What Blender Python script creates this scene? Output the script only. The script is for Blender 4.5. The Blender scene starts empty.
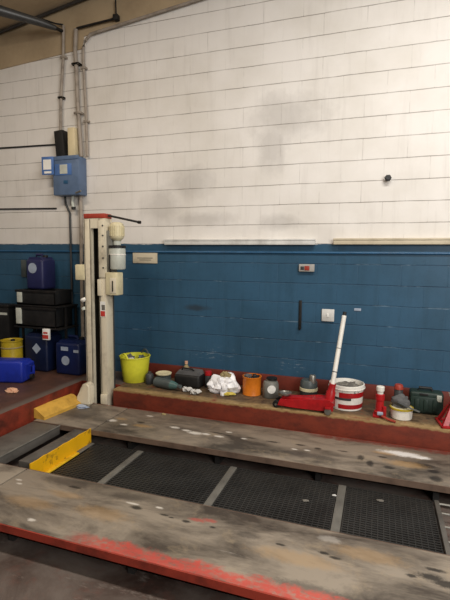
import bpy, bmesh, math, random
from mathutils import Vector, Matrix, noise
random.seed(7)
sc = bpy.context.scene
COL = sc.collection
PI = math.pi

# ------------------------------------------------------------------ materials
def lin(h):
    h = h.lstrip('#')
    r = [int(h[i:i+2], 16)/255 for i in (0, 2, 4)]
    return tuple((c/12.92 if c <= .04045 else ((c+.055)/1.055)**2.4) for c in r) + (1,)

class NT:
    def __init__(s, name):
        s.m = bpy.data.materials.new(name); s.m.use_nodes = True
        s.t = s.m.node_tree; s.n = s.t.nodes; s.l = s.t.links
        s.bs = s.n['Principled BSDF']
    def new(s, typ, **kw):
        o = s.n.new(typ)
        for k, v in kw.items(): setattr(o, k, v)
        return o
    def put(s, sock, v):
        if isinstance(v, bpy.types.NodeSocket): s.l.new(v, sock)
        elif v is not None: sock.default_value = v
    def math(s, op, a, b=None, c=None, clamp=False):
        o = s.new('ShaderNodeMath', operation=op, use_clamp=clamp)
        s.put(o.inputs[0], a); s.put(o.inputs[1], b); s.put(o.inputs[2], c)
        return o.outputs[0]
    def mix(s, f, a, b):
        o = s.new('ShaderNodeMix', data_type='RGBA')
        s.put(o.inputs[0], f); s.put(o.inputs[6], a); s.put(o.inputs[7], b)
        return o.outputs[2]
    def ramp(s, f, a, b):
        return s.math('MULTIPLY', s.math('SUBTRACT', f, a), 1/(b-a), clamp=True)
    def noise(s, vec, scale, detail=5, rough=.6, dist=0):
        o = s.new('ShaderNodeTexNoise')
        s.put(o.inputs['Vector'], vec); o.inputs['Scale'].default_value = scale
        o.inputs['Detail'].default_value = detail; o.inputs['Roughness'].default_value = rough
        o.inputs['Distortion'].default_value = dist
        return o.outputs[0]
    def obj(s): return s.new('ShaderNodeTexCoord').outputs['Object']
    def pos(s): return s.new('ShaderNodeNewGeometry').outputs['Position']
    def scale(s, vec, v):
        o = s.new('ShaderNodeMapping'); s.put(o.inputs[0], vec); o.inputs['Scale'].default_value = v
        return o.outputs[0]
    def xyz(s, vec):
        o = s.new('ShaderNodeSeparateXYZ'); s.put(o.inputs[0], vec); return o.outputs
    def comb(s, x, y, z):
        o = s.new('ShaderNodeCombineXYZ'); s.put(o.inputs[0], x); s.put(o.inputs[1], y); s.put(o.inputs[2], z)
        return o.outputs[0]
    def bump(s, h, strength=.3, dist=.01):
        o = s.new('ShaderNodeBump'); o.inputs['Strength'].default_value = strength
        o.inputs['Distance'].default_value = dist; s.put(o.inputs['Height'], h)
        s.l.new(o.outputs[0], s.bs.inputs['Normal'])
    def fin(s, col, rough=.6, metal=0, spec=.4):
        s.put(s.bs.inputs['Base Color'], col); s.put(s.bs.inputs['Roughness'], rough)
        s.put(s.bs.inputs['Metallic'], metal); s.bs.inputs['Specular IOR Level'].default_value = spec
        return s.m

def mat(name, col, dirt=None, amt=.5, sc_=6, rough=.55, metal=0, bump=.1, lo=.45, hi=.7, spec=.4):
    t = NT(name); v = t.obj()
    n = t.noise(v, sc_, 6, .65)
    f = t.math('MULTIPLY', t.ramp(n, lo, hi), amt)
    c = t.mix(f, lin(col), lin(dirt or '2a2622'))
    n2 = t.noise(v, sc_*7, 3)
    r = t.math('ADD', t.math('MULTIPLY', n2, .2), rough-.1)
    if bump: t.bump(n2, bump, .004)
    return t.fin(c, r, metal, spec)

ZB = 1.881            # height of the joint where blue meets white
WY = 4.571            # face of the block wall

def wall_material():
    t = NT('painted_blockwork'); p = t.pos(); x, y, z = t.xyz(p)
    u = t.math('ADD', x, 8.0); v = t.math('ADD', t.math('SUBTRACT', z, ZB), 4.0)
    wob = t.noise(p, 3, 3)
    v2 = t.math('ADD', v, t.math('MULTIPLY', t.math('SUBTRACT', wob, .5), .012))
    b = t.new('ShaderNodeTexBrick'); t.put(b.inputs['Vector'], t.comb(u, v2, 0.0))
    b.offset = .5; b.offset_frequency = 2; b.squash = 1
    b.inputs['Color1'].default_value = (1, 1, 1, 1); b.inputs['Color2'].default_value = (.82, .82, .82, 1)
    b.inputs['Mortar'].default_value = (0, 0, 0, 1); b.inputs['Scale'].default_value = 1
    b.inputs['Mortar Size'].default_value = .0045; b.inputs['Mortar Smooth'].default_value = .35
    b.inputs['Brick Width'].default_value = .4; b.inputs['Row Height'].default_value = .2
    bc = t.xyz(b.outputs['Color'])[0]; fac = b.outputs['Fac']
    # vertical joints are filled with paint: keep the bed joints strong, the perpends weak
    fr = t.math('FRACT', t.math('MULTIPLY', v2, 5.0))
    bed = t.math('SUBTRACT', 1.0, t.ramp(t.math('MINIMUM', fr, t.math('SUBTRACT', 1.0, fr)), .015, .045))
    jn = t.noise(p, 2.6, 4, .7)
    jm = t.math('MULTIPLY', fac, t.math('ADD', t.math('MULTIPLY', bed, t.math('ADD', .25, t.math('MULTIPLY', t.ramp(jn, .3, .62), .75))), t.math('MULTIPLY', t.ramp(t.noise(p, 3.7, 3), .45, .7), .45)), clamp=True)
    big = t.noise(p, 1.3, 5, .6); fine = t.noise(p, 22, 4, .7)
    stre = t.noise(t.scale(p, (9, 1, .9)), 1.6, 4, .6)
    white = t.mix(t.ramp(big, .42, .75), lin('e2ddd6'), lin('d2ccc2'))
    white = t.mix(t.math('MULTIPLY', t.ramp(stre, .55, .8), .22), white, lin('a9a199'))
    # smoky smudges on the white paint
    def spot(cx, cz, rx, rz):
        dx = t.math('DIVIDE', t.math('SUBTRACT', x, cx), rx); dz = t.math('DIVIDE', t.math('SUBTRACT', z, cz), rz)
        d = t.math('SQRT', t.math('ADD', t.math('MULTIPLY', dx, dx), t.math('MULTIPLY', dz, dz)))
        d = t.math('ADD', d, t.math('MULTIPLY', t.math('SUBTRACT', t.noise(p, 4.5, 5, .7), .5), 1.3))
        return t.math('SUBTRACT', 1.0, t.ramp(d, .35, 1.0))
    sm = None
    for a in ((-2.0, 2.55, .33, .22), (-2.35, 2.3, .3, .25), (-.95, 3.15, .5, .3), (-1.1, 2.9, .2, .4), (-1.85, 2.15, .5, .1), (-1.0, 2.1, .3, .1)):
        q = spot(*a); sm = q if sm is None else t.math('MAXIMUM', sm, q)
    white = t.mix(t.math('MULTIPLY', sm, .34), white, lin('8d8780'))
    blue = t.mix(t.ramp(big, .4, .7), lin('33566f'), lin('2a495d'))
    blue = t.mix(t.math('MULTIPLY', t.ramp(fine, .55, .8), .3), blue, lin('1f3646'))
    blue = t.mix(t.math('MULTIPLY', t.ramp(stre, .5, .75), .35), blue, lin('24404f'))
    # scuffs and scratches on the blue paint
    br = t.math('MULTIPLY', spot(-1.92, 1.17, .19, .045), .6)
    blue = t.mix(br, blue, lin('2c2a26'))
    scr = t.noise(t.scale(p, (1, 1, 5)), 9, 6, .8)
    ws = None
    for a in ((-1.72, .67, .32, .1), (-.83, .6, .2, .07), (-2.5, .9, .12, .03)):
        q = spot(*a); ws = q if ws is None else t.math('MAXIMUM', ws, q)
    blue = t.mix(t.math('MULTIPLY', t.math('MULTIPLY', ws, t.ramp(scr, .56, .64)), .45), blue, lin('a9b4bb'))
    edge = t.math('ADD', z, t.math('MULTIPLY', t.math('SUBTRACT', t.noise(t.scale(p, (1, 1, 2)), 6, 5, .7), .5), .05))
    isw = t.ramp(edge, ZB-.004, ZB+.004)
    base = t.mix(isw, blue, white)
    base = t.mix(t.math('MULTIPLY', t.math('SUBTRACT', 1.0, bc), .0), base, lin('000000'))
    jcol = t.mix(isw, lin('142f45'), lin('857d74'))
    # pale chips along some blue joints
    base = t.mix(t.math('MULTIPLY', jm, .8), base, jcol)
    chip = t.math('MULTIPLY', t.math('MULTIPLY', bed, t.ramp(t.noise(t.scale(p, (1, 1, 4)), 5, 5, .7), .56, .66)), t.math('SUBTRACT', 1.0, isw))
    base = t.mix(t.math('MULTIPLY', chip, .4), base, lin('7f98a8'))
    h = t.math('SUBTRACT', t.math('MULTIPLY', fine, .15), t.math('MULTIPLY', fac, t.math('ADD', t.math('MULTIPLY', bed, .8), .2)))
    t.bump(h, .5, .008)
    return t.fin(base, t.mix(isw, (.42, .42, .42, 1), (.6, .6, .6, 1)), 0, .4)

def steel_deck(name, marks, redside, paint=('c0564a', 'a8443a'), base='94897a', dark='484038'):
    """worn grey-brown steel runway with paint left at one margin and a scatter of stains"""
    t = NT(name); p = t.pos(); x, y, z = t.xyz(p)
    sp = t.scale(p, (1, 2.6, 1))
    n1 = t.noise(sp, 1.5, 6, .65, .4); n2 = t.noise(p, 5.5, 6, .7, .3); n3 = t.noise(t.scale(p, (1, 7, 1)), 7, 5, .7)
    c = t.mix(t.ramp(n1, .4, .62), lin(base), lin(dark))
    c = t.mix(t.math('MULTIPLY', t.ramp(n2, .55, .72), .55), c, lin('a08f75'))
    c = t.mix(t.math('MULTIPLY', t.ramp(n3, .58, .78), .35), c, lin('38332e'))
    c = t.mix(t.math('MULTIPLY', t.ramp(t.noise(t.scale(p, (.5, 6, 1)), 5, 6, .75), .63, .75), .4), c, lin('bdb6ab'))
    dn = t.noise(p, 26, 6, .85); dn2 = t.noise(t.scale(p, (1, 1.4, 1)), 30, 4, .7)
    def blob(cx, cy, rx, ry, k=1.9):
        dx = t.math('DIVIDE', t.math('SUBTRACT', x, cx), rx); dy = t.math('DIVIDE', t.math('SUBTRACT', y, cy), ry)
        d = t.math('SQRT', t.math('ADD', t.math('MULTIPLY', dx, dx), t.math('MULTIPLY', dy, dy)))
        d = t.math('ADD', d, t.math('MULTIPLY', t.math('SUBTRACT', dn, .5), k))
        return t.math('SUBTRACT', 1.0, t.ramp(d, .55, 1.15))
    groups = {}
    for col, amt, a in marks:
        q = blob(*a); g = groups.setdefault((col, amt), [None])
        g[0] = q if g[0] is None else t.math('MAXIMUM', g[0], q)
    for (col, amt), g in groups.items():
        c = t.mix(t.math('MULTIPLY', g[0], amt), c, lin(col))
    y0, y1, x0, x1 = redside        # paint grows from y1 (none) to y0 (full) where x0 < x < x1
    ry = t.ramp(t.math('ADD', y, t.math('MULTIPLY', t.math('SUBTRACT', n2, .5), .22)), y1, t.math('ADD', y0, (y1-y0)*.6) if False else y0+(y1-y0)*.55)
    ry = t.math('MULTIPLY', ry, t.ramp(t.math('ADD', x, t.math('MULTIPLY', n1, .6)), x0, x0+.25))
    if x1 is not None:
        ry = t.math('MULTIPLY', ry, t.math('SUBTRACT', 1.0, t.ramp(t.math('ADD', x, t.math('MULTIPLY', n1, .6)), x1-.4, x1)))
    ry = t.math('MULTIPLY', ry, t.math('ADD', .3, t.math('MULTIPLY', t.ramp(dn2, .36, .54), .7)))
    c = t.mix(ry, c, t.mix(t.ramp(n1, .35, .65), lin(paint[0]), lin(paint[1])))
    t.bump(t.math('ADD', dn2, n2), .25, .004)
    return t.fin(c, t.math('ADD', t.math('MULTIPLY', n2, .3), .35), 0, .4)

def red_plinth():
    t = NT('red_plinth_paint'); p = t.pos(); x, y, z = t.xyz(p); nz = t.xyz(t.new('ShaderNodeNewGeometry').outputs['Normal'])[2]
    n = t.noise(t.scale(p, (1, 1, 2)), 3, 6, .7); f = t.noise(p, 16, 5, .7)
    c = t.mix(t.ramp(n, .4, .7), lin('74301f'), lin('4e2219'))
    c = t.mix(t.math('MULTIPLY', t.ramp(f, .55, .75), .5), c, lin('3c1a13'))
    # paint worn off the walked-on top: bare concrete shows towards the front lip
    top = t.ramp(nz, .6, .8)
    w = t.math('ADD', n, t.math('MULTIPLY', t.math('SUBTRACT', f, .5), .5))
    bare = t.mix(t.ramp(f, .4, .65), lin('6d5a42'), lin('40332a'))
    lip = t.mix(t.ramp(f, .35, .7), lin('a58b62'), lin('6d5738'))
    isl = t.math('MULTIPLY', t.math('SUBTRACT', 1.0, t.ramp(t.math('ADD', y, t.math('MULTIPLY', t.math('SUBTRACT', n, .5), .08)), 3.99, 4.05)), t.ramp(x, -2.72, -2.68))
    bare = t.mix(isl, bare, lip)
    c = t.mix(t.math('MULTIPLY', top, t.ramp(w, .3, .45)), c, bare)
    # chipped pale lip just under the front edge
    ch = t.math('MULTIPLY', t.ramp(t.math('ADD', z, t.math('MULTIPLY', t.math('SUBTRACT', f, .5), .05)), .326, .34), t.ramp(x, -2.72, -2.68))
    c = t.mix(t.math('MULTIPLY', ch, t.math('SUBTRACT', 1.0, top)), c, lin('8f744c'))
    t.bump(f, .3, .006)
    return t.fin(c, .6, 0, .3)

def deck_left():
    t = NT('brown_plinth_paint'); p = t.pos(); nz = t.xyz(t.new('ShaderNodeNewGeometry').outputs['Normal'])[2]
    x, y, z = t.xyz(p)
    n = t.noise(p, 3, 6, .7); f = t.noise(p, 18, 5, .7)
    topc = t.mix(t.ramp(n, .38, .7), lin('5a3d31'), lin('3d2c26'))
    e = t.ramp(t.math('ADD', x, t.math('MULTIPLY', t.math('SUBTRACT', n, .5), .1)), -3.22, -3.15)
    topc = t.mix(t.math('MULTIPLY', e, .7), topc, lin('6a6058'))
    face = t.mix(t.ramp(n, .4, .65), lin('8f3826'), lin('4a2017'))
    c = t.mix(t.ramp(nz, .6, .8), face, topc)
    t.bump(f, .3, .006)
    return t.fin(c, .5, 0, .4)

def floor_mat():
    t = NT('stained_concrete'); p = t.pos()
    n = t.noise(p, 1.6, 7, .68, .5); f = t.noise(p, 9, 6, .7); g = t.noise(t.scale(p, (1, 3, 1)), 4, 6, .75)
    c = t.mix(t.ramp(n, .38, .62), lin('6c625b'), lin('41322c'))
    c = t.mix(t.math('MULTIPLY', t.ramp(f, .52, .7), .5), c, lin('6b463c'))
    c = t.mix(t.math('MULTIPLY', t.ramp(g, .58, .72), .5), c, lin('a79e94'))
    t.bump(f, .3, .006)
    return t.fin(c, t.math('ADD', t.math('MULTIPLY', f, .3), .3), 0, .4)

M = {}
M['wall'] = wall_material()
M['floor'] = floor_mat()
M['plinth'] = red_plinth()
M['deck'] = deck_left()
M['ceil'] = mat('ceiling_board', 'b8a384', '8f7d64', .5, 1.5, .7)
M['soffit'] = mat('cream_wall_plate', 'b09b7c', '857258', .5, 2, .7)
M['post'] = mat('cream_post_paint', 'd6ccb4', '7c7160', .55, 5, .45, lo=.5)
M['post_dark'] = mat('dark_slot_metal', '3a362e', '1a1815', .6, 6, .5, .3)  # dark tone of the slot's back plate, the screw and the switch
M['cream'] = mat('cream_plastic', 'd8cda8', '8c8266', .4, 8, .45)
M['grey_green'] = mat('pale_grey_enamel', 'c3c6ba', '8a8c83', .4, 7, .4)
M['redcap'] = mat('red_cap_paint', 'a23c2c', '6a261d', .5, 9, .5)
M['black'] = mat('black_rubber', '161514', '2b2826', .5, 9, .55)
M['blackmetal'] = mat('black_metal', '1f1d1c', '39332e', .5, 9, .45, .3)
M['yellow'] = mat('yellow_worn_paint', 'e6ae12', '4d3d22', .75, 9, .5, lo=.56, hi=.64)
M['yellowpale'] = mat('faded_yellow_paint', 'd6a848', '8f6c2c', .6, 7, .6)
M['trug'] = mat('lime_yellow_rubber', 'd9d63a', '9a9a2a', .35, 7, .45)
M['red'] = mat('red_gloss_paint', 'a81a1e', '54100f', .5, 9, .35)
M['white'] = mat('white_plastic', 'e8e4da', 'a59f94', .4, 8, .45)
M['whitebag'] = mat('white_polythene', 'eeecec', 'c7c3c4', .4, 12, .4)
M['bagdark'] = mat('yellow_print', 'c9b54a', 'a08d3a', .4, 12, .5)
M['tan'] = mat('tan_paper', '9a8a62', '6a5c40', .5, 12, .7)
M['orange'] = mat('orange_paint_tin', 'd97a1e', '8f4a12', .45, 8, .45)
M['grey'] = mat('grey_plastic', '77766f', '3f3d38', .5, 8, .5)
M['darkgrey'] = mat('dark_grey_plastic', '3b3c3c', '1e1e1e', .5, 8, .5)
M['greencase'] = mat('dark_green_case', '1e2f28', '0f1814', .5, 8, .5)
M['teal'] = mat('dull_teal_plastic', '4a6a66', '36413f', .6, 6, .4)
M['slate'] = mat('slate_plastic', '4d5453', '2e3332', .6, 6, .4)
M['steel'] = mat('bare_steel', 'a8a59c', '5a564e', .5, 8, .35, .8)
M['bluebox'] = mat('blue_grey_enamel', '5b6f8c', '435468', .5, 6, .45)
M['blueflap'] = mat('blue_enamel_door', '4f72ab', '3a557f', .4, 6, .4)
M['paper'] = mat('white_paper', 'e9e7e0', 'c9c6bd', .3, 14, .7)
M['ink'] = mat('grey_print', '6b675f', '55514a', .4, 14, .7)
M['blueplastic'] = mat('royal_blue_plastic', '1b2f9a', '111b50', .5, 7, .4)
M['navy'] = mat('navy_plastic', '121f4a', '0a1128', .5, 6, .4)
M['navydark'] = mat('deep_navy_plastic', '0d1836', '070c1a', .5, 6, .45)
M['purple'] = mat('violet_blue_plastic', '25274f', '151630', .5, 6, .45)
M['palelogo'] = mat('pale_print', '9fa9b8', '6d7684', .5, 10, .6)
M['gold'] = mat('yellow_tin_paint', 'b39a24', '5f5014', .5, 7, .4)
M['pipe'] = mat('dirty_conduit', '9c9184', '5b5148', .6, 9, .5)
M['pipedark'] = mat('dark_pipe', '3a3632', '22201d', .5, 8, .45)
M['batten'] = mat('dark_grey_metal', '4e4e4d', '2a2927', .5, 6, .4, .4)
M['creamduct'] = mat('cream_trunking', 'd9c9a2', 'a8997a', .4, 6, .5)
M['tray'] = mat('white_trunking', 'd8d6d0', '8f8b84', .5, 5, .5)
M['tray2'] = mat('beige_trunking', 'c9bda4', '94886f', .5, 5, .5)
M['bluerail'] = mat('blue_painted_pipe', '28587c', '16354d', .6, 6, .45)
M['grating'] = mat('oily_black_grating', '42403d', '2a2826', .6, 5, .4, .35)
M['bar'] = mat('dusty_grey_steel', '6d6a63', '45423d', .6, 6, .55)
M['greysteel'] = mat('oily_grey_steel', '625e58', '34302c', .6, 5, .45)
M['darksteel'] = mat('dark_oily_steel', '2e2c2a', '151413', .6, 5, .45)
M['rail_red'] = mat('worn_red_rail_paint', '9c3a2a', '3c1a14', .6, 6, .5)
M['rail_brown'] = mat('brown_rail_paint', '6e5a4c', '2e2420', .6, 6, .5)
M['peach'] = mat('peach_cloth', 'd9a98a', 'a87a60', .5, 14, .8)
M['bluecloth'] = mat('pale_blue_paper', 'a8b4c8', '7b8798', .5, 14, .8)
M['greyrag'] = mat('grey_rag', '5d5c5c', '35332f', .6, 12, .85)
M['cloth'] = mat('white_cloth', 'cfcdc8', '8c8880', .5, 12, .8)
M['label_red'] = mat('red_label', 'c23a30', '8c2a22', .4, 10, .6)
M['fill2'] = mat('grey_socket_plastic', 'a5a19a', '7d7a75', .5, 9, .5)
M['fill'] = mat('grey_contents', '77726a', '2c2a26', .7, 16, .7)

# ------------------------------------------------------------------ mesh tools
class MB:
    def __init__(s): s.bm = bmesh.new()
    def _x(s, vs, mtx):
        if mtx is not None: bmesh.ops.transform(s.bm, matrix=mtx, verts=vs)
    def box(s, x0, x1, y0, y1, z0, z1, bev=0, mtx=None, seg=2):
        r = bmesh.ops.create_cube(s.bm, size=1)
        vs = r['verts']
        for v in vs: v.co = Vector((x0+(v.co.x+.5)*(x1-x0), y0+(v.co.y+.5)*(y1-y0), z0+(v.co.z+.5)*(z1-z0)))
        if bev:
            es = list({e for v in vs for e in v.link_edges})
            o = bmesh.ops.bevel(s.bm, geom=vs+es, offset=bev, segments=seg, affect='EDGES', profile=.5)
            vs = list({v for f in o['faces'] for v in f.verts} | {v for v in vs if v.is_valid})
        s._x(vs, mtx); return s
    def lathe(s, prof, n=28, mtx=None, sx=1, sy=1):
        """prof: (r, z) pairs bottom to top; r = 0 closes"""
        rings = []; vs = []
        for r, z in prof:
            if r < 1e-6:
                v = s.bm.verts.new((0, 0, z)); rings.append([v]); vs.append(v)
            else:
                ring = [s.bm.verts.new((r*math.cos(2*PI*i/n)*sx, r*math.sin(2*PI*i/n)*sy, z)) for i in range(n)]
                rings.append(ring); vs += ring
        for a, b in zip(rings, rings[1:]):
            for i in range(n):
                j = (i+1) % n
                if len(a) == 1 and len(b) == 1: continue
                if len(a) == 1: s.bm.faces.new((a[0], b[j], b[i]))
                elif len(b) == 1: s.bm.faces.new((a[i], a[j], b[0]))
                else: s.bm.faces.new((a[i], a[j], b[j], b[i]))
        s._x(vs, mtx); return s
    def tube(s, pts, r, n=10, closed=False):
        pts = [Vector(p) for p in pts]; rings = []
        N = len(pts)
        for i, p in enumerate(pts):
            d = (pts[(i+1) % N]-pts[i-1]) if closed else (pts[min(i+1, N-1)]-pts[max(i-1, 0)])
            d.normalize(); up = Vector((0, 0, 1)) if abs(d.z) < .9 else Vector((1, 0, 0))
            a = d.cross(up).normalized(); b = d.cross(a)
            rr = r[i] if isinstance(r, (list, tuple)) else r
            rings.append([s.bm.verts.new(p+rr*(math.cos(2*PI*k/n)*a+math.sin(2*PI*k/n)*b)) for k in range(n)])
        prs = list(zip(rings, rings[1:])) + ([(rings[-1], rings[0])] if closed else [])
        for A, B in prs:
            for k in range(n):
                j = (k+1) % n
                s.bm.faces.new((A[k], A[j], B[j], B[k]))
        if not closed:
            s.bm.faces.new(rings[0]); s.bm.faces.new(list(reversed(rings[-1])))
        return s
    def prism(s, poly, y0, y1, mtx=None, axis='y'):
        """poly in (x, z) extruded along y"""
        a = [s.bm.verts.new((x, y0, z)) for x, z in poly]; b = [s.bm.verts.new((x, y1, z)) for x, z in poly]
        n = len(poly)
        s.bm.faces.new(a); s.bm.faces.new(list(reversed(b)))
        for i in range(n):
            j = (i+1) % n; s.bm.faces.new((a[j], a[i], b[i], b[j]))
        s._x(a+b, mtx); return s
    def lump(s, rx, ry, rz, amp=.3, freq=4, sub=4, seed=0, flat=.0, mtx=None, ridge=False):
        r = bmesh.ops.create_icosphere(s.bm, subdivisions=sub, radius=1)
        o = Vector((seed*7.3, seed*3.1, seed*5.7))
        for v in r['verts']:
            d = v.co.normalized()
            k = noise.noise(d*freq*.5+o)*amp + noise.noise(d*freq+o)*amp*.5
            if ridge: k += (abs(noise.noise(d*freq*1.4+o))-.25)*amp*1.2 + abs(noise.noise(d*freq*3+o))*amp*.4
            q = d*(1+k)
            z = max(q.z, -flat) + flat
            v.co = Vector((q.x*rx, q.y*ry, z*rz))
        s._x(r['verts'], mtx); return s
    def build(s, name, m, parent=None, smooth=40):
        bmesh.ops.recalc_face_normals(s.bm, faces=s.bm.faces)
        me = bpy.data.meshes.new(name); s.bm.to_mesh(me); s.bm.free()
        me.materials.append(m)
        if smooth:
            me.polygons.foreach_set('use_smooth', [True]*len(me.polygons))
            try: me.set_sharp_from_angle(angle=math.radians(smooth))
            except Exception: pass
        o = bpy.data.objects.new(name, me); COL.objects.link(o)
        if parent: o.parent = parent
        return o

def tag(o, label=None, cat=None, group=None, kind=None):
    if label: o['label'] = label
    if cat: o['category'] = cat
    if group: o['group'] = group
    if kind: o['kind'] = kind
    return o
def thing(name, label, cat, loc, rz=0, group=None):
    o = bpy.data.objects.new(name, None); COL.objects.link(o); o.empty_display_size = .1
    o.location = loc; o.rotation_euler = (0, 0, math.radians(rz))
    return tag(o, label, cat, group)
def struct(name, mb, m, label=None):
    return tag(mb.build(name, m), label, None, None, 'structure')
def T(x=0, y=0, z=0, rx=0, ry=0, rz=0):
    R = math.radians
    return Matrix.Translation((x, y, z)) @ Matrix.Rotation(R(rz), 4, 'Z') @ Matrix.Rotation(R(ry), 4, 'Y') @ Matrix.Rotation(R(rx), 4, 'X')

# ------------------------------------------------------------------ setting
FH = .35; RT = .175           # plinth top, runway top
struct('floor', MB().box(-6.5, 4.5, -2.5, 4.75, -.1, 0), M['floor'])
def ceil_z(x): return 4.48 + .146*(x+4.57)
struct('wall_back', MB().prism([(-6.5, 0), (4.5, 0), (4.5, ceil_z(4.5)), (-6.5, ceil_z(-6.5))], WY, WY+.2), M['wall'])
struct('wall_left', MB().box(-6.7, -6.5, -2.5, WY+.2, 0, ceil_z(-6.6)), M['wall'])
struct('ceiling', MB().prism([(-6.7, ceil_z(-6.7)), (4.5, ceil_z(4.5)), (4.5, ceil_z(4.5)+.1), (-6.7, ceil_z(-6.7)+.1)], -2.5, WY+.2), M['ceil'])
# lower board at the head of the wall, left of the conduits
struct('trim_1', MB().prism([(-6.5, 3.91), (-4.6, 4.045), (-3.633, 4.105), (-3.36, 4.125), (-3.33, 4.257), (-1.9, 4.414), (4.5, 5.118), (4.5, ceil_z(4.5)), (-6.5, ceil_z(-6.5))], WY-.012, WY), M['soffit'])
# L-shaped painted plinth: along the back wall and round the left corner, with a notch for the post
struct('trim_2', MB().box(-2.60, 3.2, 3.93, WY, 0, FH, .008), M['plinth'])
struct('trim_3', MB().box(-6.49, -3.10, 1.2, WY, 0, FH, .008).box(-3.10, -2.60, 4.09, WY, 0, FH), M['deck'])
struct('baseboard_back', MB().box(-2.62, 3.2, WY-.035, WY, FH, .497, .006), mat('red_skirting_paint', '6f2e22', '3d1b14', .55, 4, .55))
struct('trim_4', MB().tube([(-6.4, WY-.012, ZB-.088), (3.4, WY-.012, ZB-.088)], .011, 8), M['bluerail'])

# ------------------------------------------------------------------ lift: runways
marks_far = []
W = 'd8d2c8'; K = '1d1a17'; TN = 'b08d5c'; PG = '3b3531'
for a in ((-1.72, 3.60, .06, .022), (-1.60, 3.575, .05, .02), (-1.50, 3.545, .07, .03), (-1.40, 3.56, .05, .02), (-1.27, 3.55, .05, .018), (-1.05, 3.58, .03, .013),
          (-2.20, 3.50, .04, .02), (-2.36, 3.55, .05, .03), (-.60, 3.52, .03, .012), (-.50, 3.535, .03, .012), (-1.22, 3.67, .035, .014), (-2.08, 3.78, .04, .015)):
    marks_far.append((W, .85, a))
for a in ((.22, 3.735, .17, .05), (.36, 3.715, .09, .03)): marks_far.append(('e6e3de', .9, a))
for a in ((-1.33, 3.62, .09, .014), (-1.2, 3.6, .05, .012), (-1.0, 3.615, .05, .013), (-.8, 3.60, .06, .014), (-.57, 3.62, .05, .018), (-.42, 3.60, .03, .02), (-.22, 3.62, .05, .012),
          (.08, 3.62, .04, .015), (-.08, 3.55, .035, .05), (-.01, 3.47, .03, .06), (.13, 3.45, .05, .03), (.40, 3.57, .10, .04), (.44, 3.50, .05, .03), (.44, 3.38, .05, .05), (-2.08, 3.60, .05, .02)):
    marks_far.append((K, .8, a))
for a in ((-2.02, 3.53, .10, .035), (-2.3, 3.62, .06, .03), (.25, 3.55, .16, .06), (.1, 3.70, .1, .03)): marks_far.append((TN, .5, a))
for a in ((-.55, 3.45, .22, .05), (-.35, 3.44, .12, .04), (-2.75, 3.6, .25, .2)): marks_far.append((PG, .6, a))
marks_near = []
for a in ((-1.245, 2.375, .03, .012), (-1.43, 2.36, .05, .01), (-2.33, 2.35, .03, .01), (-2.29, 2.31, .025, .01), (-1.9, 2.0, .03, .015)): marks_near.append((W, .85, a))
marks_near.append((W, .3, (-.2, 2.42, .07, .03)))
for a in ((-1.385, 2.325, .045, .02), (-1.18, 2.315, .03, .011), (-1.13, 2.305, .02, .008), (-1.03, 2.30, .03, .014), (-.86, 2.30, .025, .01), (-.22, 2.29, .03, .012), (-.16, 2.27, .03, .012),
          (.30, 2.285, .07, .028), (.37, 2.26, .07, .03), (.21, 2.265, .03, .014), (.33, 2.35, .05, .015), (-1.9, 2.40, .06, .015), (-.45, 2.28, .03, .01)): marks_near.append((K, .85, a))
for a in ((-2.05, 2.15, .2, .06), (-1.9, 2.3, .14, .04), (-1.55, 2.2, .2, .07), (.0, 2.35, .2, .06), (-.35, 2.2, .25, .06)): marks_near.append((TN, .35, a))
for a in ((-1.5, 2.42, .14, .05), (-.65, 2.3, .09, .035), (-2.0, 2.44, .2, .05), (-.25, 2.0, .2, .04)): marks_near.append((PG, .55, a))
for a in ((-.97, 2.335, .06, .018), (-.9, 2.355, .05, .02)): marks_near.append(('a8554a', .8, a))

def runway(label, y0, y1, deckm, near_rail, far_rail, x0=-3.06, x1=2.4, seam=-2.40):
    t = thing('lift_runway', label, 'vehicle lift', (0, (y0+y1)/2, 0), 0, 'runways of the vehicle lift')
    h = (y1-y0)/2
    MB().box(seam+.006, x1, -h+.008, h-.008, RT-.012, RT, .003).build('deck_plate', deckm, t)
    MB().box(x0, seam-.006, -h+.008, h-.008, RT-.012, RT, .003).build('end_plate', deckm, t)
    MB().box(x0, x1, -h, -h+.008, RT-.055, RT-.002).box(x0, x1, -h, -h+.035, RT-.055, RT-.047).build('side_rail', near_rail, t)
    MB().box(x0, x1, h-.008, h, RT-.055, RT-.002).box(x0, x1, h-.035, h, RT-.055, RT-.047).build('side_rail', far_rail, t)
    for i in range(7):
        x = x0+.15+i*.84
        MB().box(x-.02, x+.02, -h+.10, h-.10, 0, RT-.013).build('cross_bearer', M['darksteel'], t)
    return t
runway('stained steel runway at the front of the lift with red paint along its near edge', 1.905, 2.505,
       steel_deck('worn_deck_near', marks_near, (1.93, 2.015, -1.35, None)), M['rail_red'], M['rail_brown'])
runway('stained steel runway at the foot of the red plinth, behind the grating', 3.285, 3.915,
       steel_deck('worn_deck_far', marks_far, (3.89, 3.83, -.35, None), ('7c4438', '6a382e'), '8c8071', '463f37'), M['rail_brown'], M['rail_red'])

# crossbeam at the left end, with the yellow guard plate
t = thing('crossbeam', 'dark oily steel crossbeam joining the two runways, with yellow plate', 'vehicle lift', (-2.58, 2.9, 0))
MB().box(.0, .165, -.30, .375, .02, RT-.012, .006).build('beam', M['greysteel'], t)
MB().box(-.48, -.165, -.385, .375, .09, RT-.006, .004).build('cover_plate', M['greysteel'], t)
MB().tube([(-.165, -.385, RT-.004), (-.165, .375, RT-.004)], .008, 6).build('edge_bar', M['bar'], t)
g = MB()
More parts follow.
